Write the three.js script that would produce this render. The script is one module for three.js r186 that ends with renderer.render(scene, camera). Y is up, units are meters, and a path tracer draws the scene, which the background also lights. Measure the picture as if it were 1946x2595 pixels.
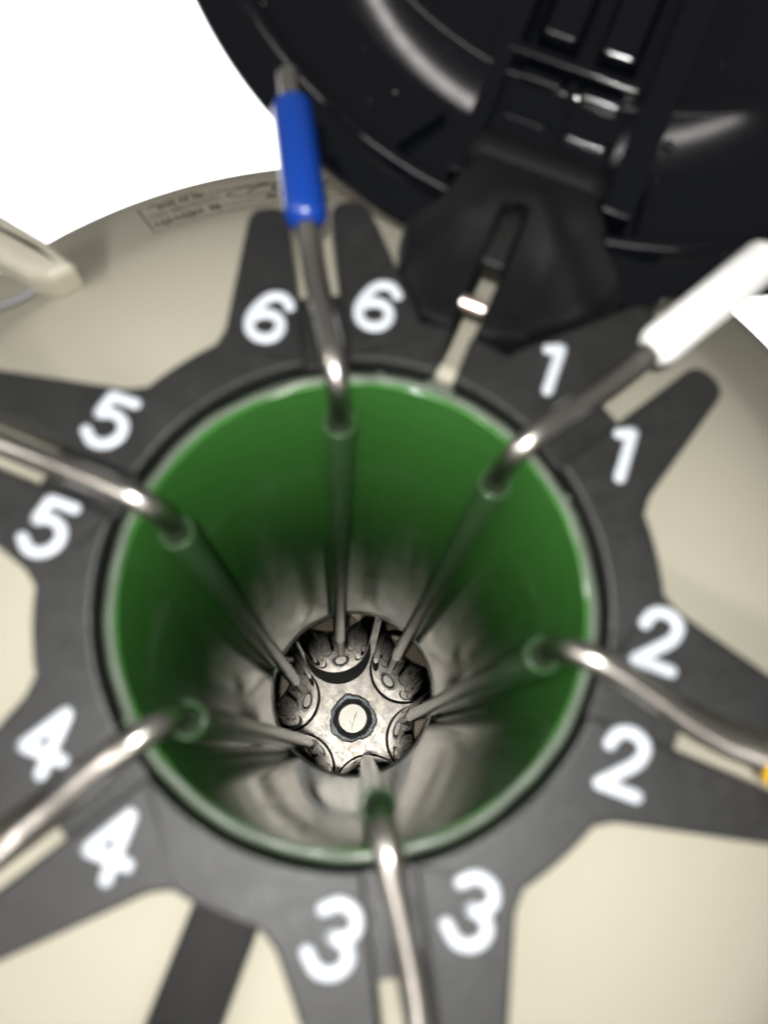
import * as THREE from 'three';
import { RoundedBoxGeometry } from 'three/addons/geometries/RoundedBoxGeometry.js';
import { mergeGeometries, toCreasedNormals, mergeVertices } from 'three/addons/utils/BufferGeometryUtils.js';
import { RectAreaLightUniformsLib } from 'three/addons/lights/RectAreaLightUniformsLib.js';

// ------------------------------------------------------------------ camera, background, lights, exposure
const scene = new THREE.Scene();
const camera = new THREE.PerspectiveCamera(2 * Math.atan(1297.5 / 1950) * 180 / Math.PI, 1946 / 2595, 0.004, 20);
camera.position.set(0, 0.1454, 0.0278);
camera.quaternion.setFromRotationMatrix(new THREE.Matrix4().makeBasis(
  new THREE.Vector3(0.99923, 0.03921, 0), new THREE.Vector3(-0.01145, 0.29184, -0.9564), new THREE.Vector3(-0.0375, 0.95566, 0.29207)));
camera.focus = 0.76;
camera.userData.fStop = 9.5;

scene.background = new THREE.Color(0.2, 0.197, 0.19);            // the dim room round the vessel
const renderer = new THREE.WebGLRenderer({ antialias: true });
renderer.toneMapping = THREE.LinearToneMapping;
renderer.toneMappingExposure = 1;
renderer.shadowMap.enabled = true;
renderer.shadowMap.type = THREE.PCFSoftShadowMap;

// the flash of the hand-held camera, out of view, placed to light ring and neck
const FLASH = new THREE.Vector3(-0.004, 0.178, 0.034);
const flash = new THREE.SpotLight(0xfffefa, 0.222, 0, 1.25, 0.35, 2);
flash.name = 'camera_flash';
flash.position.copy(FLASH);
flash.target.position.set(0, -0.6, 0);
flash.castShadow = true;
flash.shadow.radius = 0.13;
flash.shadow.mapSize.set(2048, 2048);
flash.shadow.camera.near = 0.01;
flash.shadow.camera.far = 3;
scene.add(flash, flash.target);

// ------------------------------------------------------------------ helpers (all lengths in millimetres, scaled to metres when a mesh is made)
const D2R = Math.PI / 180;
let seed = 7;
const rnd = () => { seed = (seed * 1664525 + 1013904223) >>> 0; return seed / 4294967296; };
function finish(geo, base) {
  const g = geo.clone();
  if (base) g.translate(-base[0], -base[1], -base[2]);
  g.scale(0.001, 0.001, 0.001);
  return g;
}
function part(name, geo, mat, parent) {
  const m = new THREE.Mesh(finish(geo, parent?.userData.base), mat);
  m.name = name; m.castShadow = m.receiveShadow = true;
  (parent?.userData.root ?? parent ?? scene).add(m);
  return m;
}
function sub(name, geo, mat, owner, base) {                        // a piece of a part
  const m = new THREE.Mesh(finish(geo, base), mat);
  m.name = name; m.castShadow = m.receiveShadow = true;
  owner.add(m);
  return m;
}
function thing(name, label, category, base = [0, 0, 0], group) {
  const o = new THREE.Group();
  o.name = name; o.position.set(base[0] / 1000, base[1] / 1000, base[2] / 1000);
  o.userData = { label, category, base };
  if (group) o.userData.group = group;
  scene.add(o);
  return o;
}
const polar = (r, deg, y = 0) => new THREE.Vector3(r * Math.cos(deg * D2R), y, -r * Math.sin(deg * D2R));
const lathe = (pts, seg = 160, crease = 0.6) => toCreasedNormals(new THREE.LatheGeometry(pts.map(([r, y]) => new THREE.Vector2(r, y)), seg), crease);
function tube(points, radius, tub = 100, rad = 16, closed = false, tension = 0.5) {
  const c = new THREE.CatmullRomCurve3(points.map((p) => p.isVector3 ? p : new THREE.Vector3(...p)), closed, 'catmullrom', tension);
  return new THREE.TubeGeometry(c, tub, radius, rad, closed);
}
const flat = (gs) => mergeGeometries(gs.map((g) => { const q = g.index ? g.toNonIndexed() : g; for (const k of Object.keys(q.attributes)) if (!['position', 'normal', 'uv'].includes(k)) q.deleteAttribute(k); return q; }));
// polygon with rounded corners: [x, y, radius]
function rounded(list) {
  const s = new THREE.Shape(), n = list.length;
  for (let i = 0; i < n; i++) {
    const [x, y, r = 0] = list[i], [px, py] = list[(i + n - 1) % n], [nx, ny] = list[(i + 1) % n];
    const a = new THREE.Vector2(px - x, py - y), b = new THREE.Vector2(nx - x, ny - y), la = a.length(), lb = b.length();
    a.normalize(); b.normalize();
    const half = Math.acos(THREE.MathUtils.clamp(a.dot(b), -1, 1)) / 2, t = r ? Math.min(r / Math.tan(half), la * 0.48, lb * 0.48) : 0;
    const sx = x + a.x * t, sy = y + a.y * t, ex = x + b.x * t, ey = y + b.y * t;
    if (i === 0) s.moveTo(sx, sy); else s.lineTo(sx, sy);
    if (t) s.quadraticCurveTo(x, y, ex, ey);
  }
  s.closePath();
  return s;
}
// a plan in (x, -z) raised from y0 to y1
function slab(shape, y0, y1, bevel = 0.5, curve = 10) {
  const b = Math.min(bevel, (y1 - y0) * 0.45);
  const g = new THREE.ExtrudeGeometry(shape, { depth: y1 - y0 - 2 * b, bevelEnabled: b > 0, bevelThickness: b, bevelSize: b, bevelOffset: -b, bevelSegments: 3, curveSegments: curve });
  g.rotateX(-Math.PI / 2);
  g.translate(0, y0 + b, 0);
  return toCreasedNormals(g, 0.2);
}
function box(w, h, d, r, x, y, z) { const g = new RoundedBoxGeometry(w, h, d, 3, Math.min(r, w * 0.49, h * 0.49, d * 0.49)); g.translate(x, y, z); return g; }

// ------------------------------------------------------------------ textures: grain and matter only
function grid(n, cells, s0) {                                        // tileable value noise
  let s = s0 >>> 0; const r = () => { s = (s * 1664525 + 1013904223) >>> 0; return s / 4294967296; };
  const [cx, cy] = cells, v = Float32Array.from({ length: cx * cy }, r), out = new Float32Array(n * n);
  const f = (t) => t * t * (3 - 2 * t);
  for (let y = 0; y < n; y++) for (let x = 0; x < n; x++) {
    const gx = x / n * cx, gy = y / n * cy, ix = Math.floor(gx), iy = Math.floor(gy), fx = f(gx - ix), fy = f(gy - iy);
    const a = v[iy % cy * cx + ix % cx], b = v[iy % cy * cx + (ix + 1) % cx], c = v[(iy + 1) % cy * cx + ix % cx], d = v[(iy + 1) % cy * cx + (ix + 1) % cx];
    out[y * n + x] = (a * (1 - fx) + b * fx) * (1 - fy) + (c * (1 - fx) + d * fx) * fy;
  }
  return out;
}
function mix(n, layers) { const o = new Float32Array(n * n); let w = 0; layers.forEach(([cx, cy, k], i) => { const g = grid(n, [cx, cy], 99 + i * 77 + cx * 13 + cy); for (let j = 0; j < o.length; j++) o[j] += g[j] * k; w += k; }); for (let j = 0; j < o.length; j++) o[j] /= w; return o; }
function tex(n, fn, srgb = false, rep = [1, 1]) {
  const d = new Uint8Array(n * n * 4);
  for (let i = 0; i < n * n; i++) { const c = fn(i, i % n, (i / n) | 0); d[i * 4] = c[0] * 255; d[i * 4 + 1] = c[1] * 255; d[i * 4 + 2] = c[2] * 255; d[i * 4 + 3] = 255; }
  const t = new THREE.DataTexture(d, n, n);
  t.wrapS = t.wrapT = THREE.RepeatWrapping; t.magFilter = t.minFilter = THREE.LinearFilter; t.repeat.set(...rep);
  if (srgb) t.colorSpace = THREE.SRGBColorSpace;
  t.needsUpdate = true;
  return t;
}
const g1 = (v) => [v, v, v], clamp = THREE.MathUtils.clamp;
const mott = mix(512, [[5, 5, 1], [13, 13, 0.9], [37, 37, 0.6], [120, 120, 0.5], [256, 256, 0.4]]);
const fine = mix(512, [[64, 64, 0.5], [180, 180, 1], [256, 256, 0.7]]);
const wound = mix(512, [[6, 160, 1], [14, 256, 0.8], [40, 90, 0.4], [3, 20, 0.5]]);
const lines = mix(512, [[256, 2, 1], [128, 3, 0.6], [50, 2, 0.4]]);
const smear = mix(512, [[4, 3, 1], [9, 7, 0.8], [22, 16, 0.5], [90, 90, 0.25]]);

// ------------------------------------------------------------------ materials
const M = {};
M.floor = new THREE.MeshStandardMaterial({ color: new THREE.Color(0.9, 0.9, 0.9), roughness: 0.8 });
M.cream = new THREE.MeshPhysicalMaterial({ color: new THREE.Color(0.435, 0.412, 0.332), roughness: 0.5, specularIntensity: 0 });
M.creamGloss = new THREE.MeshPhysicalMaterial({ color: new THREE.Color(0.435, 0.412, 0.332), roughness: 0.3, clearcoat: 0.7, clearcoatRoughness: 0.06 });
const scuff = mix(512, [[7, 5, 1], [19, 30, 0.8], [60, 44, 0.6], [200, 170, 0.5]]);
M.plastic = new THREE.MeshStandardMaterial({ color: 0xffffff, roughness: 0.52, map: tex(512, (i) => g1(clamp(0.108 + 0.025 * (scuff[i] - 0.5) + (fine[i] > 0.735 ? 0.05 : 0), 0, 1)), true, [0.011, 0.011]), roughnessMap: tex(512, (i) => g1(clamp(0.82 + 0.5 * (scuff[i] - 0.5), 0, 1)), false, [0.011, 0.011]), bumpMap: tex(512, (i) => g1(fine[i]), false, [0.03, 0.03]), bumpScale: 0.00012 });
M.lid = new THREE.MeshPhysicalMaterial({ color: new THREE.Color(0.0025, 0.003, 0.0045), roughness: 0.19, roughnessMap: tex(512, (i) => g1(clamp(0.75 + 0.5 * (smear[i] - 0.5), 0, 1))), specularIntensity: 0.75 });
M.hinge = new THREE.MeshPhysicalMaterial({ color: new THREE.Color(0.0055, 0.0055, 0.006), roughness: 0.6, specularIntensity: 0.22, bumpMap: tex(512, (i) => g1(fine[i])), bumpScale: 0.00006 });
M.white = new THREE.MeshStandardMaterial({ color: new THREE.Color(0.47, 0.5, 0.545), roughness: 0.4 });
M.neck = new THREE.MeshPhysicalMaterial({
  color: new THREE.Color(0.052, 0.19, 0.036), roughness: 0.15, ior: 1.65, clearcoat: 1, clearcoatRoughness: 0.12, clearcoatRoughnessMap: tex(512, (i) => g1(clamp(0.7 + 0.9 * (lines[i] - 0.5) + 0.7 * (smear[i] - 0.5), 0.15, 1)), false, [1, 1]),
  bumpMap: tex(512, (i) => g1(wound[i]), false, [3, 1]), bumpScale: 0.00016, roughnessMap: tex(512, (i) => g1(clamp(0.75 + 0.6 * (lines[i] - 0.5) + 0.6 * (smear[i] - 0.5), 0.15, 1)), false, [1, 1]) });
M.bead = new THREE.MeshPhysicalMaterial({ color: new THREE.Color(0.066, 0.086, 0.06), roughness: 0.5, clearcoat: 0.15, clearcoatRoughness: 0.15 });
M.steel = new THREE.MeshStandardMaterial({ color: new THREE.Color(0.5, 0.475, 0.435), metalness: 1, roughness: 0.29, bumpMap: tex(512, (i) => g1(fine[i])), bumpScale: 0.00002 });
M.fibre = new THREE.MeshPhysicalMaterial({ color: new THREE.Color(0.045, 0.105, 0.038), roughness: 0.16, clearcoat: 0.6, clearcoatRoughness: 0.1, ior: 1.55, bumpMap: tex(512, (i) => g1(lines[(i % 512) * 512 + ((i / 512) | 0)]), false, [1, 1]), bumpScale: 0.00008 });
M.mirror = new THREE.MeshStandardMaterial({ color: new THREE.Color(0.92, 0.91, 0.895), metalness: 1, roughness: 0.07 });
M.mesh = new THREE.MeshStandardMaterial({ color: 0xffffff, metalness: 1, roughness: 0.3, map: tex(256, (i, x, y) => { const a = ((x % 32) - 16) ** 2 + ((y % 32) - 16) ** 2; const k = a < 70 ? 0.03 : 0.55; return [k, k * 0.92, k * 0.82]; }, true, [3, 3]) });
M.plate = new THREE.MeshStandardMaterial({ color: 0xffffff, metalness: 1, roughness: 0.47, side: THREE.DoubleSide,
  map: tex(512, (i) => { const k = clamp(0.8 + 0.55 * (mott[i] - 0.5), 0, 1), w = smear[i] - 0.5; return [k, k * (0.965 - 0.05 * w), k * (0.915 - 0.11 * w)]; }, true, [0.012, 0.012]),
  roughnessMap: tex(512, (i) => g1(clamp(0.72 + 0.75 * (mott[(i * 5 + 90) % 262144] - 0.5), 0, 1)), false, [0.012, 0.012]) });
M.vessel = new THREE.MeshStandardMaterial({ color: new THREE.Color(0.86, 0.85, 0.83), metalness: 0.35, roughness: 0.45 });
M.collar = new THREE.MeshStandardMaterial({ color: new THREE.Color(0.62, 0.6, 0.57), metalness: 1, roughness: 0.36, bumpMap: tex(512, (i) => g1(wound[i]), false, [2, 1]), bumpScale: 0.0001 });
M.weld = new THREE.MeshStandardMaterial({ color: new THREE.Color(0.8, 0.83, 0.86), metalness: 1, roughness: 0.36, bumpMap: tex(512, (i) => g1(mott[i]), false, [4, 1]), bumpScale: 0.0002 });
M.black = new THREE.MeshStandardMaterial({ color: new THREE.Color(0.008, 0.008, 0.008), roughness: 0.5 });
M.copper = new THREE.MeshStandardMaterial({ color: new THREE.Color(0.85, 0.7, 0.63), metalness: 1, roughness: 0.35 });
const sleeveMat = (r, g, b) => new THREE.MeshPhysicalMaterial({ color: new THREE.Color(r, g, b), roughness: 0.3, clearcoat: 0.4, clearcoatRoughness: 0.2 });

// ------------------------------------------------------------------ setting: added white floor, and an added fill panel that burns it out
{
  const f = part('floor', box(5000, 40, 5000, 2, 0, -715, 0), M.floor, null);  // added floor, stands in for the blank white background
  f.userData.kind = 'structure';
}
RectAreaLightUniformsLib.init();
{
  const base = [20, -300, -1000];
  const p = thing('added_fill_panel', 'added fill light panel burning out the added white floor behind the vessel', 'lamp', base);
  const dark = new THREE.MeshStandardMaterial({ color: 0x2a2a2a, roughness: 0.6 }), glow = new THREE.MeshStandardMaterial({ color: 0xffffff, emissive: new THREE.Color(1, 1, 1), emissiveIntensity: 1 });
  for (const [x, z, w, d] of [[20, -1010, 2000, 960], [720, -310, 600, 420]]) {
    part('housing', box(w, 24, d, 8, x, -288, z), dark, p);
    part('fill_diffuser', box(w - 40, 4, d - 40, 1.5, x, -302.2, z), glow, p);
    const l = new THREE.RectAreaLight(0xffffff, 2.5, (w - 40) / 1000, (d - 40) / 1000);
    l.name = 'added_fill_light'; l.position.set(x / 1000, -0.306, z / 1000); l.rotation.x = -Math.PI / 2;
    scene.add(l);
  }
  for (const [x, z] of [[-960, -1470], [1000, -1470], [-960, -550], [1000, -550], [1000, -120]]) part('leg', box(22, 398, 22, 4, x, -496, z), dark, p);
}

{  // the flash as a small disc, out of view
  const p = FLASH.clone().multiplyScalar(1000), f = thing('unseen_flash_lamp', 'small round flash lamp out of view above the open neck', 'lamp', [p.x, p.y + 1, p.z]);
  const c = new THREE.CylinderGeometry(4.6, 4.6, 3, 32); c.translate(p.x, p.y + 3.2, p.z); part('housing', c, new THREE.MeshStandardMaterial({ color: 0x1a1a1a, roughness: 0.5 }), f);
  const e = new THREE.CylinderGeometry(2.6, 2.6, 0.6, 32); e.translate(p.x, p.y + 1.3, p.z); part('lamp_lens', e, new THREE.MeshStandardMaterial({ color: 0xffffff, emissive: new THREE.Color(1, 0.98, 0.96), emissiveIntensity: 4 }), f);
}
// a long batten lamp out of view to one side, placed to mirror in lid and rods
{
  const A = new THREE.Vector3(-1300, 700, -250), B = new THREE.Vector3(760, 980, 1330), mid = A.clone().lerp(B, 0.5), X = B.clone().sub(A), len = X.length(); X.normalize();
  const w = thing('unseen_batten_lamp', 'unseen long white batten lamp on two dark stands out of view beside the vessel', 'lamp', [mid.x, -695, mid.z]);
  const Zb = mid.clone().addScaledVector(X, -mid.dot(X)).normalize(), Y = new THREE.Vector3().crossVectors(Zb, X), basis = new THREE.Matrix4().makeBasis(X, Y, Zb), put = (g) => g.applyMatrix4(basis).translate(mid.x, mid.y, mid.z);
  const dk = new THREE.MeshStandardMaterial({ color: 0x1c1c1c, roughness: 0.6 }), E = 11, tint = new THREE.Color(1, 0.94, 0.9);
  part('lamp_housing', put(box(len + 40, 110, 40, 8, 0, 0, 28)), dk, w);
  part('lamp_tube', put(box(len, 70, 4, 1.5, 0, 0, 4)), new THREE.MeshStandardMaterial({ color: 0xffffff, emissive: tint, emissiveIntensity: E }), w);
  for (let i = -9; i <= 9; i++) part('louvre', put(box(4, 80, 24, 1.5, i * len / 20, 0, -18)), dk, w);
  for (const e of [A, B]) { const st = new THREE.CylinderGeometry(11, 11, e.y + 695, 20); st.translate(e.x, (e.y - 695) / 2, e.z); st.translate(Zb.x * 52, 0, Zb.z * 52); part('stand', st, dk, w); }
  const l = new THREE.RectAreaLight(tint, E, len / 1000, 0.07);
  l.name = 'unseen_batten_light'; l.position.copy(mid).multiplyScalar(0.001); l.quaternion.setFromRotationMatrix(basis);
  scene.add(l);
}

// ------------------------------------------------------------------ the vessel
const dewar = thing('storage_dewar', 'cream enamelled storage dewar with green neck and open black lid', 'dewar', [0, -694, 0]);
const O = { userData: { base: [0, -694, 0], root: dewar } };
// outer shell
{
  const pr = [[0, -694], [178, -694], [188, -690], [192, -680], [192, -116], [191.4, -110], [189.6, -104.5], [186.5, -99.5]];
  for (const [r, y] of [[170, -84.4], [150, -66.4], [130, -48.6], [124.5, -43.8]]) pr.push([r, y]);
  pr.push([121.5, -41.4], [118, -39], [112, -35.4], [100, -29.4], [85, -23], [70, -17.6], [58, -13.8], [55.5, -12.4], [54.5, -10], [54.5, -3.6], [54, -3], [52, -2.9], [51, -3.4], [51, -12]);
  part('tank_shell', lathe(pr, 256, 0.5), M.cream, O);
}
// neck tube: inner wall, rounded top, outer wall
{
  const pr = [[47.6, -267], [47.6, -6], [47, -1.6], [46.4, -1], [45.6, -0.9], [45, -1.4]];
  for (let i = 1; i <= 40; i++) pr.push([45 - 3 * i / 40, -1.2 - (267 - 1.2) * i / 40]);
  part('neck_tube', lathe(pr, 200, 0.7), M.neck, O);
  // lumpy resin bead on the top edge
  const g = new THREE.TorusGeometry(46, 0.95, 14, 300); g.rotateX(Math.PI / 2);
  const p = g.attributes.position;
  for (let i = 0; i < p.count; i++) {
    const x = p.getX(i), z = p.getZ(i), a = Math.atan2(z, x), k = 1 + 0.002 * Math.sin(a * 5 + 1) + 0.002 * Math.sin(a * 13) + 0.001 * Math.sin(a * 31 + 2), b = 0.12 * Math.sin(a * 4) + 0.1 * Math.sin(a * 11 + 1) + 0.06 * Math.sin(a * 27);
    p.setXYZ(i, x * k, p.getY(i) * 0.55 + (p.getY(i) > 0 ? b : 0), z * k);
  }
  g.computeVertexNormals();
  const bead = part('resin_bead', g, M.bead, O);
  for (const [r, a, k] of [[46.4, 84, 0.9], [46.8, 71, 1.1], [47, 66, 1.0], [46.6, 25, 0.8], [45.6, 12, 0.7], [46.6, -150, 0.9], [46.4, 20, 0.6]]) { const d = new THREE.SphereGeometry(k, 16, 12); d.scale(1, 0.7, 1); d.translate(...polar(r, a, 0.7).toArray()); sub('resin_drop', d, M.bead, bead, O.userData.base); }
  part('neck_collar', lathe([[47.6, -267.1], [42.1, -267.1], [41.5, -267.5], [41.2, -268.4], [41.2, -271], [41.6, -272], [47.6, -272]], 200, 0.5), M.collar, O);
  part('inner_vessel', lathe([[47.6, -271.8], [70, -274], [110, -284], [138, -300], [148, -318], [150, -340], [150, -660], [146, -674], [130, -680], [0, -680]], 160, 0.6), M.vessel, O);
}
// locator plate on the vessel's floor with six round seats
const SEAT = 103.5, RC = 71, seatAngle = (k) => SEAT + 60 * k;
{
  const s = new THREE.Shape(); s.absarc(0, 0, 124, 0, Math.PI * 2);
  for (let k = 0; k < 6; k++) { const c = polar(RC, seatAngle(k)), h = new THREE.Path(); h.absarc(c.x, -c.z, 34.2, 0, Math.PI * 2, true); s.holes.push(h); }
  const h = new THREE.Path(); h.absarc(0, 0, 19, 0, Math.PI * 2, true); s.holes.push(h);
  const plate = part('locator_plate', slab(s, -679.5, -668, 0.6, 96), M.plate, O);
  for (let k = 0; k < 6; k++) { const c = polar(RC, seatAngle(k)), shadeDisc = new THREE.CylinderGeometry(36, 36, 1, 48); shadeDisc.translate(c.x, -679.2, c.z); sub('seat_shade', shadeDisc, M.black, plate, O.userData.base); }  // black discs stand in for the shade down in the seats
  // hub: raised bright disc, black ring painting the groove's shade, then an uneven weld
  sub('groove_shade', lathe([[18.9, -668], [18.9, -668.6], [15.1, -668.6], [15.1, -668]].reverse(), 96), M.black, plate, O.userData.base);
  const c = document.createElement('canvas'); c.width = c.height = 512;
  const q = c.getContext('2d');
  q.fillStyle = '#f4efe4'; q.fillRect(0, 0, 512, 512);
  for (let i = 0; i < 900; i++) { q.fillStyle = `rgba(${150 + rnd() * 60},${140 + rnd() * 60},${120 + rnd() * 50},${0.05 + 0.1 * rnd()})`; q.beginPath(); q.ellipse(rnd() * 512, rnd() * 512, 2 + rnd() * 14, 1 + rnd() * 6, rnd() * 6, 0, 7); q.fill(); }
  q.strokeStyle = q.fillStyle = '#3a3026'; q.lineCap = 'round';
  q.beginPath(); q.moveTo(340, 120); q.lineTo(318, 190); q.lineTo(262, 350); q.lineTo(238, 480); q.lineTo(232, 478); q.lineTo(248, 380); q.lineTo(300, 190); q.closePath(); q.fill();
  q.lineWidth = 7; q.beginPath(); q.moveTo(190, 285); q.quadraticCurveTo(215, 335, 258, 378); q.stroke();
  q.lineWidth = 4; for (const [a, b, d, e] of [[90, 330, 100, 350], [85, 360, 92, 390], [100, 385, 118, 395]]) { q.beginPath(); q.moveTo(a, b); q.lineTo(d, e); q.stroke(); }
  const map = new THREE.CanvasTexture(c); map.colorSpace = THREE.SRGBColorSpace;
  const hub = sub('hub', lathe([[14.9, -679], [14.9, -664.6], [14.4, -664.2], [13.9, -664.1], [0, -664.1]], 96, 0.7), new THREE.MeshStandardMaterial({ color: new THREE.Color(0.86, 0.83, 0.76), metalness: 0.9, roughness: 0.4 }), plate, O.userData.base);
  const face = new THREE.CircleGeometry(13.9, 80); face.rotateX(-Math.PI / 2); face.translate(0, -664.06, 0);
  sub('hub_face', face, new THREE.MeshStandardMaterial({ map, metalness: 0.75, roughness: 0.36 }), plate, O.userData.base);
  const wp = [], wi = [], wu = [], n = 220, m = 10;
  for (let i = 0; i <= n; i++) {
    const a = i / n * 2 * Math.PI;
    const ro = 24.4 + 1.3 * Math.sin(a * 3 + 0.6) + 0.7 * Math.sin(a * 7 + 2) + 0.35 * Math.sin(a * 13) + 0.2 * Math.sin(a * 29), ri = 18.4 + 0.45 * Math.sin(a * 4 + 1.7) + 0.5 * Math.sin(a * 9) + 0.2 * Math.sin(a * 23 + 1);
    for (let j = 0; j <= m; j++) {
      const t = j / m, r = ri + (ro - ri) * t, y = -668.3 + 1.4 * Math.pow(Math.sin(Math.PI * Math.min(1, t * 1.02)), 0.7) * (1 - 0.45 * t) + 0.16 * Math.sin(a * 37 + t * 9) * Math.sin(Math.PI * t);
      wp.push(r * Math.cos(a), y, r * Math.sin(a)); wu.push(i / n, t);
      if (i < n && j < m) { const b = i * (m + 1) + j; wi.push(b, b + 1, b + m + 1, b + 1, b + m + 2, b + m + 1); }
    }
  }
  const wg = new THREE.BufferGeometry(); wg.setAttribute('position', new THREE.Float32BufferAttribute(wp, 3)); wg.setAttribute('uv', new THREE.Float32BufferAttribute(wu, 2)); wg.setIndex(wi); wg.computeVertexNormals();
  sub('weld_seam', wg, M.weld, plate, O.userData.base);
}

// ------------------------------------------------------------------ index ring: six forked arms, grooves for the handles
const ARM = [97.3, 37.6, -22.3, -82.3, -142.4, 157.4], RIN = 47.9, ROUT = 58.6, YT = 4.2;
const ring = (() => {
  const gs = [];
  const xy = (A, u, v) => { const a = A * D2R; return [u * Math.cos(a) - v * Math.sin(a), u * Math.sin(a) + v * Math.cos(a)]; };
  const slotHalf = 4.5;
  for (let k = 0; k < 6; k++) {
    const A = ARM[k], B = ARM[(k + 1) % 6] + (ARM[(k + 1) % 6] > A ? -360 : 0);
    const right = [], left = [];
    right.push([...xy(A, Math.sqrt(RIN * RIN - slotHalf ** 2), -slotHalf), 0.4], [...xy(A, 86, -slotHalf), 4.2], [...xy(A, 86.6, -12.6), 5], [...xy(A, 57.6, -20), 6]);
    left.push([...xy(B, 57.6, 20), 6], [...xy(B, 86.6, 12.6), 5], [...xy(B, 86, slotHalf), 4.2], [...xy(B, Math.sqrt(RIN * RIN - slotHalf ** 2), slotHalf), 0.4]);
    const arc = (r, a0, a1, n) => Array.from({ length: n }, (_, i) => { const t = (a0 + (a1 - a0) * i / (n - 1)) * D2R; return [r * Math.cos(t), r * Math.sin(t)]; });
    const outA = Math.atan2(20, 57.6) / D2R, inA = Math.asin(slotHalf / RIN) / D2R;
    if (k !== 0) {
      gs.push(slab(rounded([...right, ...arc(ROUT, A - outA - 3, B + outA + 3, 8), ...left, ...arc(RIN, B + inA + 2, A - inA - 2, 18)]), -4.6, YT, 0.8));
    } else {                                                         // the ring is split under the lid's hinge
      const S = 68.2, gap = 2.1;
      gs.push(slab(rounded([...right, ...arc(ROUT, A - outA - 1, S + 3, 3), [...xy(S, ROUT, gap)], [...xy(S, RIN, gap)], ...arc(RIN, S + 4, A - inA - 2, 9)]), -4.6, YT, 0.8));
      gs.push(slab(rounded([[...xy(S, ROUT, -gap)], ...arc(ROUT, S - 3, B + outA + 1, 3), ...left, ...arc(RIN, B + inA + 2, S - 4, 9), [...xy(S, RIN, -gap)]]), -4.6, YT, 0.8));
    }
  }
  // lower plate that closes the grooves from below
  const s = new THREE.Shape(), n = 400;
  for (let i = 0; i < n; i++) {
    const a = (68.2 + 2.4 + (360 - 4.8) * i / (n - 1));
    let d = 99; for (const A of ARM) d = Math.min(d, Math.abs(((a - A + 540) % 360) - 180));
    const r = d < 6.5 ? 65 : ROUT - 1.2, p = [r * Math.cos(a * D2R), r * Math.sin(a * D2R)];
    i ? s.lineTo(...p) : s.moveTo(...p);
  }
  for (let i = n - 1; i >= 0; i--) { const a = (68.2 + 2.4 + (360 - 4.8) * i / (n - 1)) * D2R; s.lineTo((RIN + 0.3) * Math.cos(a), (RIN + 0.3) * Math.sin(a)); }
  gs.push(slab(s, -2.6, 0.9, 0.3));
  return part('index_ring', flat(gs), M.plastic, O);
})();
// raised white numerals, two for each arm, all upright towards the hinge
{
  const P = (l) => l;
  const glyph = {
    1: [[P([[-0.15, 0.37], [0.09, 0.48]]), 0], [[[0.09, 0.48], [0.09, -0.5]], 0]],
    2: [[[[-0.3, 0.2], [-0.2, 0.42], [0.04, 0.5], [0.28, 0.36], [0.25, 0.1], [0, -0.18], [-0.3, -0.47]], 1], [[[-0.3, -0.48], [0.34, -0.48]], 0]],
    3: [[[[-0.3, 0.34], [-0.08, 0.5], [0.2, 0.44], [0.28, 0.24], [0.15, 0.05], [-0.02, 0.02]], 1], [[[-0.02, 0.02], [0.2, -0.02], [0.32, -0.22], [0.2, -0.44], [-0.08, -0.5], [-0.33, -0.32]], 1]],
    4: [[[[0.08, 0.5], [-0.34, -0.2]], 0], [[[-0.34, -0.2], [0.36, -0.2]], 0], [[[0.1, 0.48], [0.13, -0.5]], 0]],
    5: [[[[0.3, 0.48], [-0.18, 0.48]], 0], [[[-0.18, 0.48], [-0.25, 0.06]], 0], [[[-0.25, 0.06], [0.02, 0.15], [0.27, 0.02], [0.31, -0.22], [0.16, -0.44], [-0.1, -0.5], [-0.32, -0.34]], 1]],
    6: [[[[0.3, 0.36], [0.12, 0.5], [-0.12, 0.44], [-0.27, 0.18], [-0.33, -0.16], [-0.22, -0.42], [0, -0.5], [0.24, -0.4], [0.31, -0.18], [0.2, 0.02], [-0.02, 0.06], [-0.24, -0.06], [-0.32, -0.2]], 1]] };
  const put = [[6, -18.2, -57.3], [6, 4.2, -60.5], [1, 39.7, -46.8], [1, 52.9, -28.2], [2, 56.4, 8.7], [2, 47.9, 30.2], [3, 20.2, 53.9], [3, -2.7, 57.8], [4, -39.9, 43.4], [4, -52.6, 26.8], [5, -57.5, -11.7], [5, -48.2, -33.5]];
  const H = 10.4, R = 1.17;
  for (const [d, x, z] of put) {
    const gs = [];
    for (const [pts, smooth] of glyph[d]) {
      const v = pts.map(([a, b]) => new THREE.Vector3(a * H, b * H, 0));
      const c = smooth ? new THREE.CatmullRomCurve3(v) : new THREE.LineCurve3(v[0], v[v.length - 1]);
      gs.push(new THREE.TubeGeometry(c, smooth ? 48 : 6, R, 14, false));
      for (const e of [v[0], v[v.length - 1]]) { const b = new THREE.SphereGeometry(R, 14, 10); b.translate(e.x, e.y, e.z); gs.push(b); }
    }
    const g = flat(gs); g.scale(1, 1, 0.55); g.rotateX(-Math.PI / 2); g.rotateY(-20 * D2R); g.translate(x, YT + 0.1, z);
    sub('numeral', g, M.white, ring, O.userData.base);
  }
}

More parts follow.
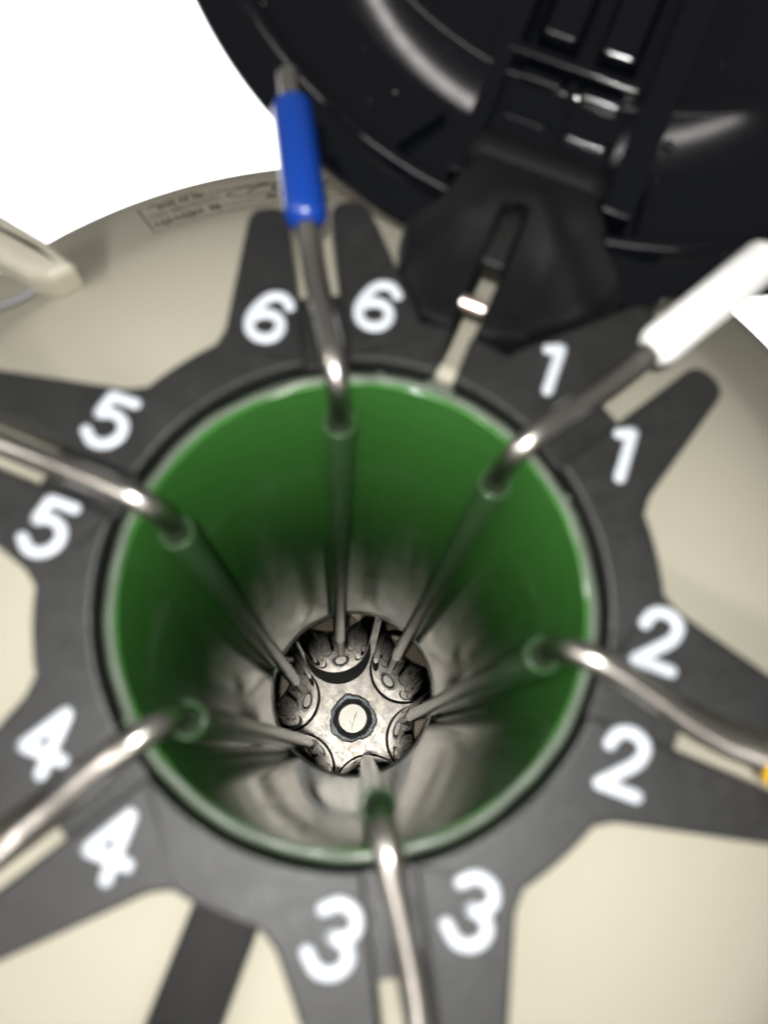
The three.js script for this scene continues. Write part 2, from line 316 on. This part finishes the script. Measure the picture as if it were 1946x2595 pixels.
// ------------------------------------------------------------------ hinge block, tongue
const HA = 67.5, hu = polar(1, HA), hv = new THREE.Vector3(-Math.sin(HA * D2R), 0, -Math.cos(HA * D2R));
const hp = (u, v) => [u * hu.x + v * hv.x, -(u * hu.z + v * hv.z)];
{
  const edge = (tab, u) => { let k = 0; while (k < tab.length - 2 && u > tab[k + 1][0]) k++; const [a, b] = tab[k], [c, d] = tab[k + 1], t = THREE.MathUtils.smoothstep((u - a) / (c - a), 0, 1); return b + (d - b) * t; };
  const sm = THREE.MathUtils.smoothstep, fold = (u, v, u0, v0, u1, v1, w) => { const dx = u1 - u0, dy = v1 - v0, L = Math.hypot(dx, dy), t = clamp(((u - u0) * dx + (v - v0) * dy) / L / L, 0, 1), q = Math.hypot(u - u0 - t * dx, v - v0 - t * dy); return Math.exp(-q * q / w / w); };
  const height = (u, v) => 4.7 + 4.6 * sm(u, 74, 97) + 1.5 * fold(u, v, 92, -3, 74, -20, 3.4) + 1.1 * fold(u, v, 90, 5, 70, 17, 4) - 0.9 * fold(u, v, 68, -8, 88, -12, 3) - 0.7 * fold(u, v, 66, 8, 82, 9, 3);
  const lobe = (tab, inner) => {
    const n = 56, m = 40, pos = [], uv = [], idx = [], u0 = tab[0][0], u1 = 101;
    for (let i = 0; i <= n; i++) {
      const u = u0 + (u1 - u0) * i / n, vo = edge(tab, u), vi = u > 90 ? 0 : inner;
      for (let j = 0; j <= m; j++) {
        const t = j / m, v = vi + (vo - vi) * t, out = Math.abs(vo - v), inn = u > 90 ? 9 : Math.abs(v - vi), end = u - u0;
        const drop = (1 - Math.sqrt(clamp(1 - (1 - clamp(out / 3, 0, 1)) ** 2, 0, 1))) * 1 + (1 - Math.sqrt(clamp(1 - (1 - clamp(inn / 1, 0, 1)) ** 2, 0, 1))) + (1 - Math.sqrt(clamp(1 - (1 - clamp(end / 2.4, 0, 1)) ** 2, 0, 1)));
        const y = -3 + (height(u, v) + 3) * (1 - Math.min(1, drop)), [x, zz] = hp(u, v);
        pos.push(x, y, -zz); uv.push(u / 60, v / 60);
        if (i < n && j < m) { const b = i * (m + 1) + j; inner > 0 ? idx.push(b, b + m + 1, b + 1, b + 1, b + m + 1, b + m + 2) : idx.push(b, b + 1, b + m + 1, b + 1, b + m + 2, b + m + 1); }
      }
    }
    const g = new THREE.BufferGeometry(); g.setAttribute('position', new THREE.Float32BufferAttribute(pos, 3)); g.setAttribute('uv', new THREE.Float32BufferAttribute(uv, 2)); g.setIndex(idx); g.computeVertexNormals();
    return g;
  };
  M.hinge.side = THREE.DoubleSide;
  const b = part('hinge_block', flat([lobe([[57.6, 5.5], [60, 13], [68, 19.6], [80, 22.6], [89, 17.5], [101, 14.4]], 2.6), lobe([[58.6, -5.5], [64, -14], [74, -24], [82, -28], [91, -21], [101, -14.6]], -1.5)]), M.hinge, O);
  const kn = new THREE.CapsuleGeometry(4.6, 24, 8, 24); kn.rotateX(Math.PI / 2); kn.rotateY(HA * D2R - 0); kn.translate(...polar(102, HA, 6).toArray());
  sub('knuckle', kn, M.hinge, b, O.userData.base);
  const bolt = new THREE.CylinderGeometry(1.8, 1.8, 5, 24); bolt.rotateX(Math.PI / 2); bolt.rotateY(HA * D2R); bolt.translate(...polar(66, 68.4, 3.4).toArray());
  sub('clamp_bolt', bolt, M.copper, b, O.userData.base);
  const web = box(15, 4, 5, 0.5, 0, 0, 0); web.rotateY(HA * D2R); web.translate(...polar(84.5, 68, 2).toArray());
  sub('hinge_web', web, M.black, b, O.userData.base);
  const side = slab(rounded([[86, -18, 2], [97, -19, 2], [97, -36, 3], [88, -38, 4], [84, -30, 3]].map(([u, v, r]) => [...hp(u, v), r])), -8, -3, 1);
  part('hinge_stop', side, M.lid, O);
  // tongue opposite the hinge, lying over the shoulder
  const tg = slab(rounded([[55, -6.2, 0], [112, -7.2, 3], [118, 0, 5], [112, 7.2, 3], [55, 6.2, 0]].map(([u, v, r]) => { const a = -111.5 * D2R; return [u * Math.cos(a) - v * Math.sin(a), u * Math.sin(a) + v * Math.cos(a), r]; })), -9, -6, 0.6);
  const tp = tg.attributes.position;
  for (let i = 0; i < tp.count; i++) { const r = Math.hypot(tp.getX(i), tp.getZ(i)); tp.setY(i, tp.getY(i) - Math.max(0, (r - 58) * 0.37)); }
  tg.computeVertexNormals();
  part('latch_tongue', toCreasedNormals(tg, 0.6), M.plastic, O);
}

// ------------------------------------------------------------------ lid, swung open beyond the hinge
{
  const el = 15 * D2R, d = hu.clone().multiplyScalar(Math.cos(el)).add(new THREE.Vector3(0, Math.sin(el), 0)), N = new THREE.Vector3().crossVectors(d, hv).normalize(), Z = hv.clone().negate();
  const mat = new THREE.Matrix4().makeBasis(d, N, Z).setPosition(polar(100, HA, 0));
  const L = (g) => g.applyMatrix4(mat), CU = 118, CV = 3.5;
  const pr = [[0, -18], [60, -19], [110, -17], [128, -12], [133, -7.6], [133.6, -6.4], [133, -5.4], [129.5, -4.9], [125.6, -4.4], [125, -3.3], [123.35, -2.06], ...Array.from({ length: 12 }, (_, i) => [122.2 + 2 * Math.cos((56 + i * 11) * D2R), -3.6 + 2 * Math.sin((56 + i * 11) * D2R)]), [119.8, -4], [120, -8.6], [119, -9.8], [117, -10.2], [104, -10.2], [100.6, -9.4], [92, -3], ...Array.from({ length: 11 }, (_, i) => [90.4 + 2.4 * Math.cos((40 + i * 14) * D2R), -4 + 2.4 * Math.sin((40 + i * 14) * D2R)]), [88.2, -5.4], [88.4, -10], [87, -11.6], [60, -12.4], [0, -12.4]];
  const bowl = lathe(pr, 220, 0.5); bowl.translate(CU, 0, -CV);
  const lid = part('lid', L(bowl), M.lid, O), B = O.userData.base;
  const add = (name, g, m = M.lid) => sub(name, L(g), m, lid, B);
  add('rail', box(120, 13.5, 4.4, 0.7, 59, -5, -17));
  add('rail', box(120, 13.5, 7.4, 0.9, 62, -5, 20));
  add('centre_rib', box(18, 3, 2.4, 0.6, 20, -1.6, 0.4));
  add('cross_bar', box(2.6, 13, 32, 0.8, 31.2, -4.6, -1));
  add('hinge_leaf', box(11, 7, 28, 1.8, 6, -0.6, 0), M.hinge);
  add('hinge_pocket', box(20, 10, 31.4, 0.8, 20, -7.4, -1));
  for (const z of [-7.4, 7.4]) {
    add('pocket_step', box(3.4, 3, 10.4, 1.3, 27.6, -1.9, z));
    add('pocket_step', box(3, 1.6, 10.4, 0.7, 18, -2.2, z));
    add('pocket_block', box(46, 9, 10.2, 2.6, 62, -7.4, z));
  }
  for (const [x0, z0, x1, z1] of [[4.6, -34.4, 16, -26.4], [3, 27, 15, 25.4], [44, 24.4, 56, 24.2]]) {
    const len = Math.hypot(x1 - x0, z1 - z0), g = box(len, 4, 1, 0.4, 0, 0, 0); g.rotateY(-Math.atan2(z1 - z0, x1 - x0)); g.translate((x0 + x1) / 2, -8.6, (z0 + z1) / 2);
    add('stiffener', g);
  }
  const specks = [];
  for (let i = 0; i < 80; i++) { const a = rnd() * 6.283, r = 20 + 108 * Math.sqrt(rnd()), k = 0.12 + 0.22 * rnd() ** 3, g = new THREE.IcosahedronGeometry(k, 0), y = r > 121 ? -(r - 121) * 0.55 : r > 101 ? -10.1 : r > 88 ? -3 : -12; g.translate(CU + r * Math.cos(a), y + 0.05, -CV + r * Math.sin(a)); specks.push(g); }
  const dust = add('dust', flat(specks), new THREE.MeshStandardMaterial({ color: new THREE.Color(0.3, 0.3, 0.29), roughness: 0.8 })); dust.userData.kind = 'stuff';
  const nub = new THREE.SphereGeometry(1.6, 16, 12); nub.translate(26.2, -7, 25.6); add('nub', nub);
}

// ------------------------------------------------------------------ label round the shoulder, carrying handle
{
  const c = document.createElement('canvas'); c.width = 2048; c.height = 384; const q = c.getContext('2d');
  q.fillStyle = '#c6c0ae'; q.fillRect(0, 0, 2048, 384); q.strokeStyle = q.fillStyle = '#34332d'; q.setTransform(0.77, 0, 0, 1, 0, 0);
  const scrib = (x0, x1, y, h, w = 1) => { for (let x = x0; x < x1;) { const l = h * (0.35 + 0.5 * rnd()); q.lineWidth = Math.max(2, h * 0.16 * w); q.beginPath(); q.moveTo(x, y - h * rnd() * 0.3); q.lineTo(x + l * 0.2, y - h); q.lineTo(x + l * 0.6, y - h * 0.4 * rnd()); q.lineTo(x + l * 0.75, y - h * rnd()); q.stroke(); x += l + h * (rnd() < 0.18 ? 0.7 : 0.12); } };
  q.lineWidth = 9; q.beginPath(); q.moveTo(26, 14); q.lineTo(26, 372); q.stroke();
  q.lineWidth = 5; q.beginPath(); q.moveTo(26, 150); q.lineTo(520, 150); q.moveTo(26, 235); q.lineTo(470, 235); q.stroke();
  scrib(60, 470, 340, 56, 1.5); scrib(60, 500, 215, 34); scrib(140, 440, 120, 44, 1.3); scrib(50, 380, 60, 26); scrib(520, 960, 330, 24); scrib(470, 980, 120, 22);
  q.lineWidth = 10; q.beginPath(); q.ellipse(760, 190, 190, 62, 0, 0.3, 5.9); q.stroke(); q.lineWidth = 14; q.beginPath(); q.moveTo(700, 215); q.quadraticCurveTo(770, 110, 900, 150); q.quadraticCurveTo(800, 220, 940, 235); q.stroke();
  scrib(820, 1010, 330, 44, 2); q.lineWidth = 8; q.beginPath(); q.moveTo(1020, 250); q.lineTo(1180, 250); q.lineTo(1240, 90); q.stroke();
  q.fillRect(1330, 60, 330, 62); scrib(1100, 1800, 200, 26); scrib(1100, 1860, 280, 26); scrib(1100, 1800, 350, 26); scrib(1700, 2000, 120, 40, 2);
  const map = new THREE.CanvasTexture(c); map.colorSpace = THREE.SRGBColorSpace; map.anisotropy = 8;
  const pos = [], uv = [], idx = [], n = 96, a0 = 117.5, a1 = 66;
  for (let i = 0; i <= n; i++) for (let j = 0; j <= 1; j++) {
    const a = a0 + (a1 - a0) * i / n, r = j ? 172 : 130, y = -48.6 - (r - 130) * 0.895 + 0.5, p = polar(r, a, y);
    pos.push(p.x, p.y, p.z); uv.push(i / n, j);
    if (i < n && !j) { const b = i * 2; idx.push(b, b + 2, b + 1, b + 1, b + 2, b + 3); }
  }
  const g = new THREE.BufferGeometry(); g.setAttribute('position', new THREE.Float32BufferAttribute(pos, 3)); g.setAttribute('uv', new THREE.Float32BufferAttribute(uv, 2)); g.setIndex(idx); g.computeVertexNormals();
  part('printed_label', g, new THREE.MeshPhysicalMaterial({ map, color: new THREE.Color(0.8, 0.8, 0.8), roughness: 0.5, specularIntensity: 0, side: THREE.DoubleSide }), O);
}
{
  // carrying handle: a flared flat bar along the shoulder with a foot at its corner
  const barPlan = rounded([[-72.4, 91.6, 2], [-81.5, 99, 8], [-95, 107.4, 12], [-134, 128, 5], [-132, 112, 5], [-92.5, 92.4, 10], [-86, 88.6, 5], [-79, 87.4, 3]]);
  const footPlan = rounded([[-73.6, 91.6, 2], [-81.5, 97.6, 5], [-87, 93, 4], [-84, 89.4, 3], [-79, 88.4, 3]]);
  part('carry_handle', flat([slab(barPlan, -41, -28.6, 3), slab(footPlan, -58, -34, 1.6)]), M.creamGloss, O);
  part('handle_wire', tube([[-83, -38, -92], [-90, -38.5, -87], [-97, -39, -84], [-115, -46, -80]], 0.8, 40, 8), new THREE.MeshStandardMaterial({ color: new THREE.Color(0.2, 0.2, 0.24), roughness: 0.5 }), O);
}

// ------------------------------------------------------------------ six canisters, each with its handle hooked over the rim
const CAN = [
  { n: '6', top: 95.2, hook: 97.9, seat: seatAngle(0), col: [0.0005, 0.036, 0.26], label: 'steel canister whose hooked handle wears a blue sleeve in the slot marked 6', lift: 18, lean: 5.5, sl: [79, 109] },
  { n: '1', top: 40.6, hook: 39.6, seat: seatAngle(-1), col: [0.86, 0.86, 0.84], label: 'steel canister whose hooked handle wears a white sleeve in the slot marked 1', lift: 0, lean: 0, sl: [78, 112] },
  { n: '2', top: -15.8, hook: -22.2, seat: seatAngle(-2), col: [0.86, 0.5, 0.01], label: 'steel canister whose hooked handle wears a yellow sleeve in the slot marked 2', lift: 0, lean: 0, sl: [78.6, 112] },
  { n: '3', top: -82.9, hook: -80.9, seat: seatAngle(-3), col: [0.02, 0.02, 0.02], label: 'steel canister whose bare handle hooks between the twin numerals three', lift: 0, lean: 0, sl: [84, 114] },
  { n: '4', top: -143.6, hook: -142.6, seat: seatAngle(-4), col: [0.3, 0.01, 0.01], label: 'steel canister whose bare handle hooks between the twin numerals four', lift: 0, lean: 0, sl: [84, 114] },
  { n: '5', top: 159, hook: 157.6, seat: seatAngle(1), col: [0.02, 0.2, 0.05], label: 'steel canister whose bare handle hooks between the twin numerals five', lift: 0, lean: 0, sl: [84, 114] }];
CAN.forEach((c, k) => {
  const R = 33, h = 340, y0 = -667 + c.lift, y1 = y0 + h, ctr = polar(RC, c.seat), base = [ctr.x, y0, ctr.z];
  const o = thing(k ? 'canister_00' + k : 'canister', c.label, 'canister', base, 'canisters hung in the neck');
  // cup
  const lean = Math.atan2(c.lean, h), axis = new THREE.Vector3(Math.sin(c.seat * D2R), 0, Math.cos(c.seat * D2R));
  const place = (g) => { g.rotateY(c.seat * D2R); g.translate(ctr.x, y1, ctr.z); g.applyMatrix4(new THREE.Matrix4().makeTranslation(ctr.x, y1, ctr.z).multiply(new THREE.Matrix4().makeRotationAxis(axis, lean)).multiply(new THREE.Matrix4().makeTranslation(-ctr.x, -y1, -ctr.z))); return g; };
  const cup = part('cup', place(lathe([[0, -h], [R - 1.2, -h], [R, -h + 1.2], [R, -0.8], [R - 0.2, -0.2], [R - 0.5, 0], [R - 0.8, -0.2], [R - 1, -0.8], [R - 1, -h + 2.5]], 128, 0.5)), M.mirror, o);
  const bt = new THREE.CircleGeometry(R - 1, 64); bt.rotateX(-Math.PI / 2); bt.translate(0, -h + 2.4, 0);
  sub('perforated_bottom', place(bt), M.mesh, cup, base);
  // handle: fibre tube, steel foot bound to the cup, hook over the rim, sleeve
  const T = polar(38.6, c.top, -6), F = polar(36.6, c.seat, -322), E = polar(36.1, c.seat, y1 - 88);
  const axisUp = new THREE.CatmullRomCurve3([F, F.clone().lerp(T, 0.35), F.clone().lerp(T, 0.7), T]);
  part('handle_tube', new THREE.TubeGeometry(axisUp, 60, 3.6, 20), M.fibre, o);
  const capRing = new THREE.TorusGeometry(3.2, 0.32, 10, 28); capRing.rotateX(Math.PI / 2); capRing.translate(T.x, T.y, T.z);
  part('tube_end', capRing, M.fibre, o);
  const plug = new THREE.CylinderGeometry(3, 3.2, 4, 20); plug.translate(F.x, F.y - 1, F.z); part('ferrule', plug, M.steel, o);
  part('foot_rod', tube([F.clone().add(new THREE.Vector3(0, 6, 0)), F.clone().lerp(E, 0.5), E], 2.35, 30, 16), M.steel, o);
  const bs = new THREE.SphereGeometry(2.35, 16, 12); bs.translate(E.x, E.y, E.z); part('foot_tip', bs, M.steel, o);
  for (let i = 0; i < 4; i++) {
    const a = [], yy = y1 - 20 - i * 6, w = 8.5 - 0.6 * i;
    for (let j = -6; j <= 6; j++) { const t = 180 + j * w / 6, p = polar(R + 0.5, t).add(new THREE.Vector3(0, 0.5 * Math.sin(j * 1.7 + i), 0)); a.push(p); }
    const g = tube(a, 0.5, 30, 8); g.rotateY(c.seat * D2R); g.translate(ctr.x, yy, ctr.z);
    part('binding_wire', g, M.steel, o);
  }
  const q = (u, y, ang) => polar(u, ang, y), mid = (t) => c.top + (c.hook - c.top) * t;
  const hookPts = [q(38.6, -9, c.top), q(38.6, -2, c.top), q(38.9, 4, c.top), q(40.6, 8.6, mid(0.1)), q(44.4, 10.6, mid(0.25)), q(49, 10.4, mid(0.4)), q(56, 8.6, mid(0.65)), q(64, 6.4, mid(0.9)), q(72, 5.2, c.hook), q(c.sl[0] + 2, 6, c.hook), q(c.sl[1] - 6, 8, c.hook), q(c.sl[1] + 8, 9, c.hook)];
  part('hook', tube(hookPts, 2.45, 140, 18), M.steel, o);
  // sleeve with rounded ends
  const s0 = q(c.sl[0], 5.9, c.hook), s1 = q(c.sl[1], 8.6, c.hook), len = s0.distanceTo(s1), rs = 4.6;
  const sg = lathe([[2.4, -len / 2 + 0.3], [rs - 2, -len / 2], [rs - 0.9, -len / 2 + 0.7], [rs - 0.2, -len / 2 + 2], [rs, -len / 2 + 3.4], [rs, len / 2 - 1.4], [rs - 0.4, len / 2 - 0.4], [2.4, len / 2]], 32, 0.9);
  sg.applyQuaternion(new THREE.Quaternion().setFromUnitVectors(new THREE.Vector3(0, 1, 0), s1.clone().sub(s0).normalize())); const ms = s0.clone().add(s1).multiplyScalar(0.5); sg.translate(ms.x, ms.y, ms.z);
  part('grip_sleeve', sg, sleeveMat(...c.col), o);
});

renderer.render(scene, camera);
